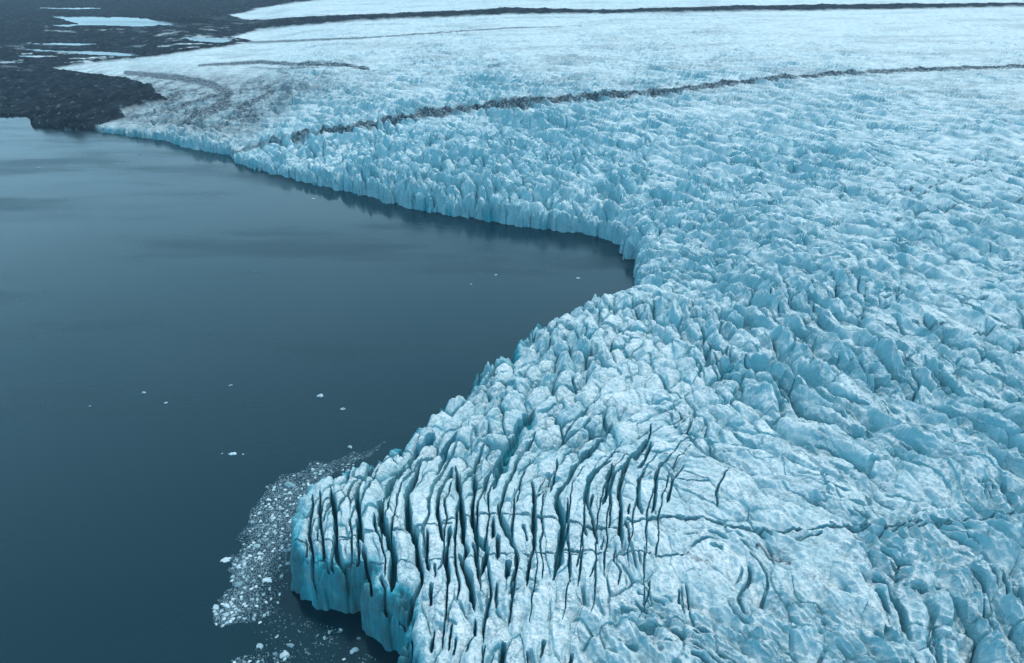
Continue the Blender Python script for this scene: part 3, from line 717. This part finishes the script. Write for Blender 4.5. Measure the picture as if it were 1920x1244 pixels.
BERGS = [  # u, v, width px, label, peaks
 (602,743,12,'largest lone white iceberg with a humped top on the open lake',[(-.1,0,.55,.5),(.5,.1,.25,.3)]),
 (643,768,11,'low jagged iceberg with a pointed tip just below the largest lone iceberg',[(.2,0,.6,.25),(-.4,0,.15,.4)]),
 (269,737,7,'small triangular iceberg farther left on the open lake',[(0,0,.6,.4)]),
 (433,723,7,'small flat topped iceberg alone in the middle of the lake',[(.1,0,.3,.6)]),
 (311,756,7,'thin low ice bit right below the small triangular iceberg',[(.2,0,.22,.4)]),
 (168,762,4,'tiniest ice bit, farthest left on the open lake',[(0,0,.5,.4)]),
 (657,839,10,'rounded white iceberg floating just off the upper edge of the slush',[(0,0,.5,.55),(-.4,0,.2,.3)]),
 (437,852,13,'long flat ice sliver with two crumbs beside it on the dark lake',[(.2,0,.22,.4),(-.4,0,.12,.3)]),
 (416,851,4,'left crumb beside the long flat ice sliver',[(0,0,.3,.4)]),
 (456,852,4,'right crumb beside the long flat ice sliver',[(0,0,.3,.4)]),
 (930,516,6,'small grey ice bit in the inner bay near the far ice wall',[(0,0,.4,.3),(.5,0,.2,.2)]),
 (1083,522,9,'thin ice raft close to the head of the bay',[(0,0,.08,.5)]),
 (883,533,5,'faint low ice patch in the middle of the inner bay',[(0,0,.1,.5)]),
 (262,290,5,'lone white ice bit near the far headland',[(0,0,.4,.4)]),
 (72,316,6,'lone ice bit at the left edge of the far lake',[(0,0,.4,.4)]),
 (588,373,6,'ice bit drifting below the far calving wall',[(0,0,.3,.4)]),
 (482,1026,16,'brightest large white floe in the outer slush',[(0,0,.35,.6)]),
 (541,911,22,'long pale floe in the upper slush beside the tongue',[(-.3,0,.2,.5),(.4,0,.22,.3)]),
 (574,946,14,'rounded white floe touching the left side of the ice tongue',[(0,0,.5,.6)]),
 (546,1030,13,'upper of two white floes against the ice tongue foot',[(.2,0,.35,.5)]),
 (540,1058,12,'lower of two white floes against the ice tongue foot',[(0,0,.35,.5)]),
 (447,1064,9,'small square white floe low in the outer slush',[(0,0,.4,.6)]),
 (450,1095,15,'white floe pair at the notch in the outer slush edge',[(-.3,0,.3,.4),(.4,0,.25,.4)]),
 (502,1089,17,'dull grey flat floe in the gap of dark water',[(0,0,.1,.5)]),
 (422,1050,17,'thin pale floe poking left out of the slush edge',[(.2,0,.14,.4)]),
 (406,1139,15,'leftmost low white floe at the corner of the slush',[(0,0,.2,.5)]),
 (424,1137,13,'chunky white floe beside the leftmost low floe',[(0,0,.45,.5)]),
 (423,1153,12,'flat white floe under the chunky floe at the slush corner',[(0,0,.2,.6)]),
 (489,1212,15,'white floe with a dark hollow below the slush field',[(-.2,0,.35,.4),(.5,0,.3,.3)]),
 (545,1212,13,'bright blocky floe on dark water left of the shadowed cliff foot',[(0,0,.5,.5)]),
 (531,1230,16,'broad bright floe lowest of all, below the blocky floe',[(0,0,.3,.6)]),
 (664,1220,16,'pale wedge shaped floe under the front cliff',[(.3,0,.4,.5)]),
 (673,1198,7,'small round white floe close under the front cliff',[(0,0,.5,.6)]),
]
for k, (u, v, w, lab, pk) in enumerate(BERGS):
    px, py = ground_at(u, v)
    s = w * .5 / FPX * math.hypot(px, py, CAM_H)
    o = bpy.data.objects.new('iceberg' if k < 16 else 'ice_floe', berg_mesh(k + 3, pk)); C.objects.link(o)
    o.location = (px, py, 0.0); o.scale = (s * 1.15, s * 1.15, s * 1.15); o.rotation_euler = (0, 0, rng.uniform(-.5, .5))
    tag(o, lab, 'iceberg' if k < 16 else 'ice floe', 'bits of ice adrift on the open lake' if k < 16 else 'larger floes in the slush')

SLUSH = [(745,828),(700,838),(620,860),(520,890),(498,925),(475,955),(448,1010),(425,1040),(435,1075),(432,1100),(402,1130),(400,1160),(410,1180),(470,1168),(510,1150),(535,1110),(548,1060),(550,1000),(570,950),(600,910),(650,880)]
LOOSE = [(470,1168),(520,1140),(560,1150),(620,1175),(670,1215),(745,1250),(745,1300),(420,1330),(440,1244),(500,1205)]
def sample(poly, n, seed):
    r = np.random.default_rng(seed); P_ = np.array(poly, float); lo, hi = P_.min(0), P_.max(0)
    cand = r.uniform(lo, hi, (n * 5, 2))
    a, b_ = ground_at(cand[:, 0], cand[:, 1])
    cu = cand[:, 0] + 16 * perlin(a / 9, b_ / 9, 171) + 6 * perlin(a / 3, b_ / 3, 172); cv = cand[:, 1] + 10 * perlin(a / 9, b_ / 9, 173)
    ok = inside(cu, cv, poly)
    dd = seg_dist(cu.astype(F32), cv.astype(F32), list(poly) + [poly[0]])
    return a[ok], b_[ok], dd[ok], r
def in_ice(a, b_):
    a = np.asarray(a, F32); b_ = np.asarray(b_, F32)
    return inside(a, b_, SPOLY) 
ax1, ay1, dd1, r1 = sample(SLUSH, 42000, 11)
dens = fbm(ax1 / 14, ay1 / 14, 181, 4, .6)
edge_dark = np.hypot((ax1 - ground_at(545, 1100)[0]) / 16, (ay1 - ground_at(545, 1100)[1]) / 26)
ok = (r1.random(len(ax1)) < np.clip(.80 + .9 * dens, .2, 1) * np.clip(.35 + dd1 / 18, 0, 1)) & ~in_ice(ax1 + 0, ay1 + 0)
ok &= r1.random(len(ax1)) < np.clip(edge_dark - .25, .12, 1)
ax1, ay1 = ax1[ok], ay1[ok]
ax2, ay2, dd2, r2_ = sample(LOOSE, 7000, 12)
dens = fbm(ax2 / 12, ay2 / 12, 183, 4, .6)
ok = (r2_.random(len(ax2)) < np.clip(-.05 + 1.3 * dens, .03, 1)) & ~in_ice(ax2, ay2) & (seg_dist(ax2.astype(F32), ay2.astype(F32), SW) > 5)
ax2, ay2 = ax2[ok], ay2[ok]
fx, fy = np.concatenate([ax1, ax2]), np.concatenate([ay1, ay2])
rs = np.random.default_rng(3)
fs = np.concatenate([.12 * np.exp(rs.normal(0, .72, len(ax1))), .19 * np.exp(rs.normal(0, .6, len(ax2)))])
fs = np.minimum(fs, .85)
order = np.argsort(-fs)
vis = [k for k in order if project(fx[k], fy[k], 0)[1] < 1243][:260]
for k in vis:
    o = bpy.data.objects.new('ice_chunk', CH[int(rs.integers(0, 14))]); C.objects.link(o)
    s = float(fs[k]) * 1.05
    o.location = (float(fx[k]), float(fy[k]), 0.0); o.scale = (s, s, s * .8); o.rotation_euler = (0, 0, float(rs.uniform(0, 6.28)))
    tag(o, 'small white ice chunk floating among the grey slush beside the tongue', 'ice chunk', 'ice chunks in the slush')
rest = np.setdiff1d(np.arange(len(fx)), np.array(vis))
tv, tf = [], []
for k in range(8):
    me = chunk(900 + k, 9, .35); vv = np.empty(len(me.vertices) * 3); me.vertices.foreach_get('co', vv)
    bm = bmesh.new(); bm.from_mesh(me); bmesh.ops.convex_hull(bm, input=bm.verts[:]); bmesh.ops.dissolve_limit(bm, angle_limit=.5, verts=bm.verts[:], edges=bm.edges[:])
    bmesh.ops.triangulate(bm, faces=bm.faces[:]); bm.verts.ensure_lookup_table(); bm.verts.index_update()
    tv.append(np.array([v.co[:] for v in bm.verts])); tf.append(np.array([[v.index for v in f.verts] for f in bm.faces])); bm.free(); bpy.data.meshes.remove(me)
Vs, Fs, off = [], [], 0
for k in rest:
    t = int(rs.integers(0, 8)); a = rs.uniform(0, 6.28); c_, s_ = math.cos(a), math.sin(a); p = tv[t] * fs[k] * 1.2
    Vs.append(np.stack([p[:, 0] * c_ - p[:, 1] * s_ + fx[k], p[:, 0] * s_ + p[:, 1] * c_ + fy[k], p[:, 2] * .7], -1)); Fs.append(tf[t] + off); off += len(p)
Vs = np.vstack(Vs); Fs = np.vstack(Fs)
me = bpy.data.meshes.new('brash_ice'); me.vertices.add(len(Vs)); me.loops.add(Fs.size); me.polygons.add(len(Fs))
me.vertices.foreach_set('co', Vs.astype(F32).ravel()); me.loops.foreach_set('vertex_index', Fs.ravel().astype(np.int32))
me.polygons.foreach_set('loop_start', (np.arange(len(Fs)) * 3).astype(np.int32)); me.update(calc_edges=True); me.materials.append(brash_m)
o = bpy.data.objects.new('brash_ice', me); C.objects.link(o)
tag(o, 'grey slush of tiny ice fragments around the ice tongue', 'brash ice', kind='stuff')

# ------------------------------------------------------------------ air
me = bpy.data.meshes.new('haze'); bm = bmesh.new(); bmesh.ops.create_cube(bm, size=1.0)
for v in bm.verts: v.co = (v.co.x * 24000, 6000 + v.co.y * 16000, 97.5 + v.co.z * 211)
bm.to_mesh(me); bm.free()
hz = bpy.data.materials.new('haze'); hz.use_nodes = True; nt = hz.node_tree; nt.nodes.clear()
ho = nt.nodes.new('ShaderNodeOutputMaterial'); hv = nt.nodes.new('ShaderNodeVolumePrincipled'); nt.links.new(hv.outputs[0], ho.inputs['Volume'])
hv.inputs['Color'].default_value = (.62, .82, 1, 1); hv.inputs['Density'].default_value = .00006; hv.inputs['Anisotropy'].default_value = .2
me.materials.append(hz); o = bpy.data.objects.new('haze', me); C.objects.link(o)
tag(o, 'thin bluish haze over the far ice and land', 'haze', kind='stuff')

# ------------------------------------------------------------------ light
SUN_EL, SUN_AZ = math.radians(58), math.radians(48)          # azimuth from +Y towards +X
w = bpy.data.worlds.new('World'); sc.world = w; w.use_nodes = True
nt = w.node_tree; bg = nt.nodes['Background']
sky = nt.nodes.new('ShaderNodeTexSky'); sky.sky_type = 'NISHITA'; sky.sun_disc = False
sky.sun_elevation = SUN_EL; sky.sun_rotation = SUN_AZ; sky.air_density = 1.3; sky.dust_density = 1.5; sky.ozone_density = 1.5
q = N(nt); tc = nt.nodes.new('ShaderNodeTexCoord')
cloud = q.noise(q.scale(tc.outputs['Generated'], (1, 1, 2.5)), 1.6, 5, .55)
zc = nt.nodes.new('ShaderNodeSeparateXYZ'); nt.links.new(tc.outputs['Generated'], zc.inputs[0])
zen = q.mix(q.ramp(cloud, .3, .7), rgb(3.6, 5.4, 6.9), rgb(4.7, 6.3, 7.6))              # high thin overcast
hor = q.mix(q.ramp(cloud, .3, .7), rgb(3.5, 7.0, 9.4), rgb(4.6, 8.2, 10.6))             # bluer, brighter air low down
cloudc = q.mix(q.ramp(zc.outputs[2], .5, .95), hor, zen)
mixn = q.mix(.86, sky.outputs[0], cloudc)
nt.links.new(mixn, bg.inputs[0]); bg.inputs[1].default_value = .15
sl = bpy.data.lights.new('sun', 'SUN'); sl.energy = 2.2; sl.angle = math.radians(16); sl.color = (1.0, .91, .80)
so = bpy.data.objects.new('sun', sl); C.objects.link(so)
dirv = (math.sin(SUN_AZ) * math.cos(SUN_EL), math.cos(SUN_AZ) * math.cos(SUN_EL), math.sin(SUN_EL))
from mathutils import Vector
so.rotation_euler = (-Vector(dirv)).to_track_quat('-Z', 'Y').to_euler()

cd = bpy.data.cameras.new('camera'); cd.sensor_width = 36; cd.lens = FPX / 1920 * 36; cd.clip_start = 1; cd.clip_end = 30000
co = bpy.data.objects.new('camera', cd); C.objects.link(co); co.location = (0, 0, CAM_H); co.rotation_euler = (math.pi / 2 - PITCH, 0, 0)
sc.camera = co
vset = sc.view_settings
vset.view_transform = 'Standard'; vset.look = 'None'; vset.gamma = 1; vset.use_curve_mapping = False; vset.exposure = 0.05
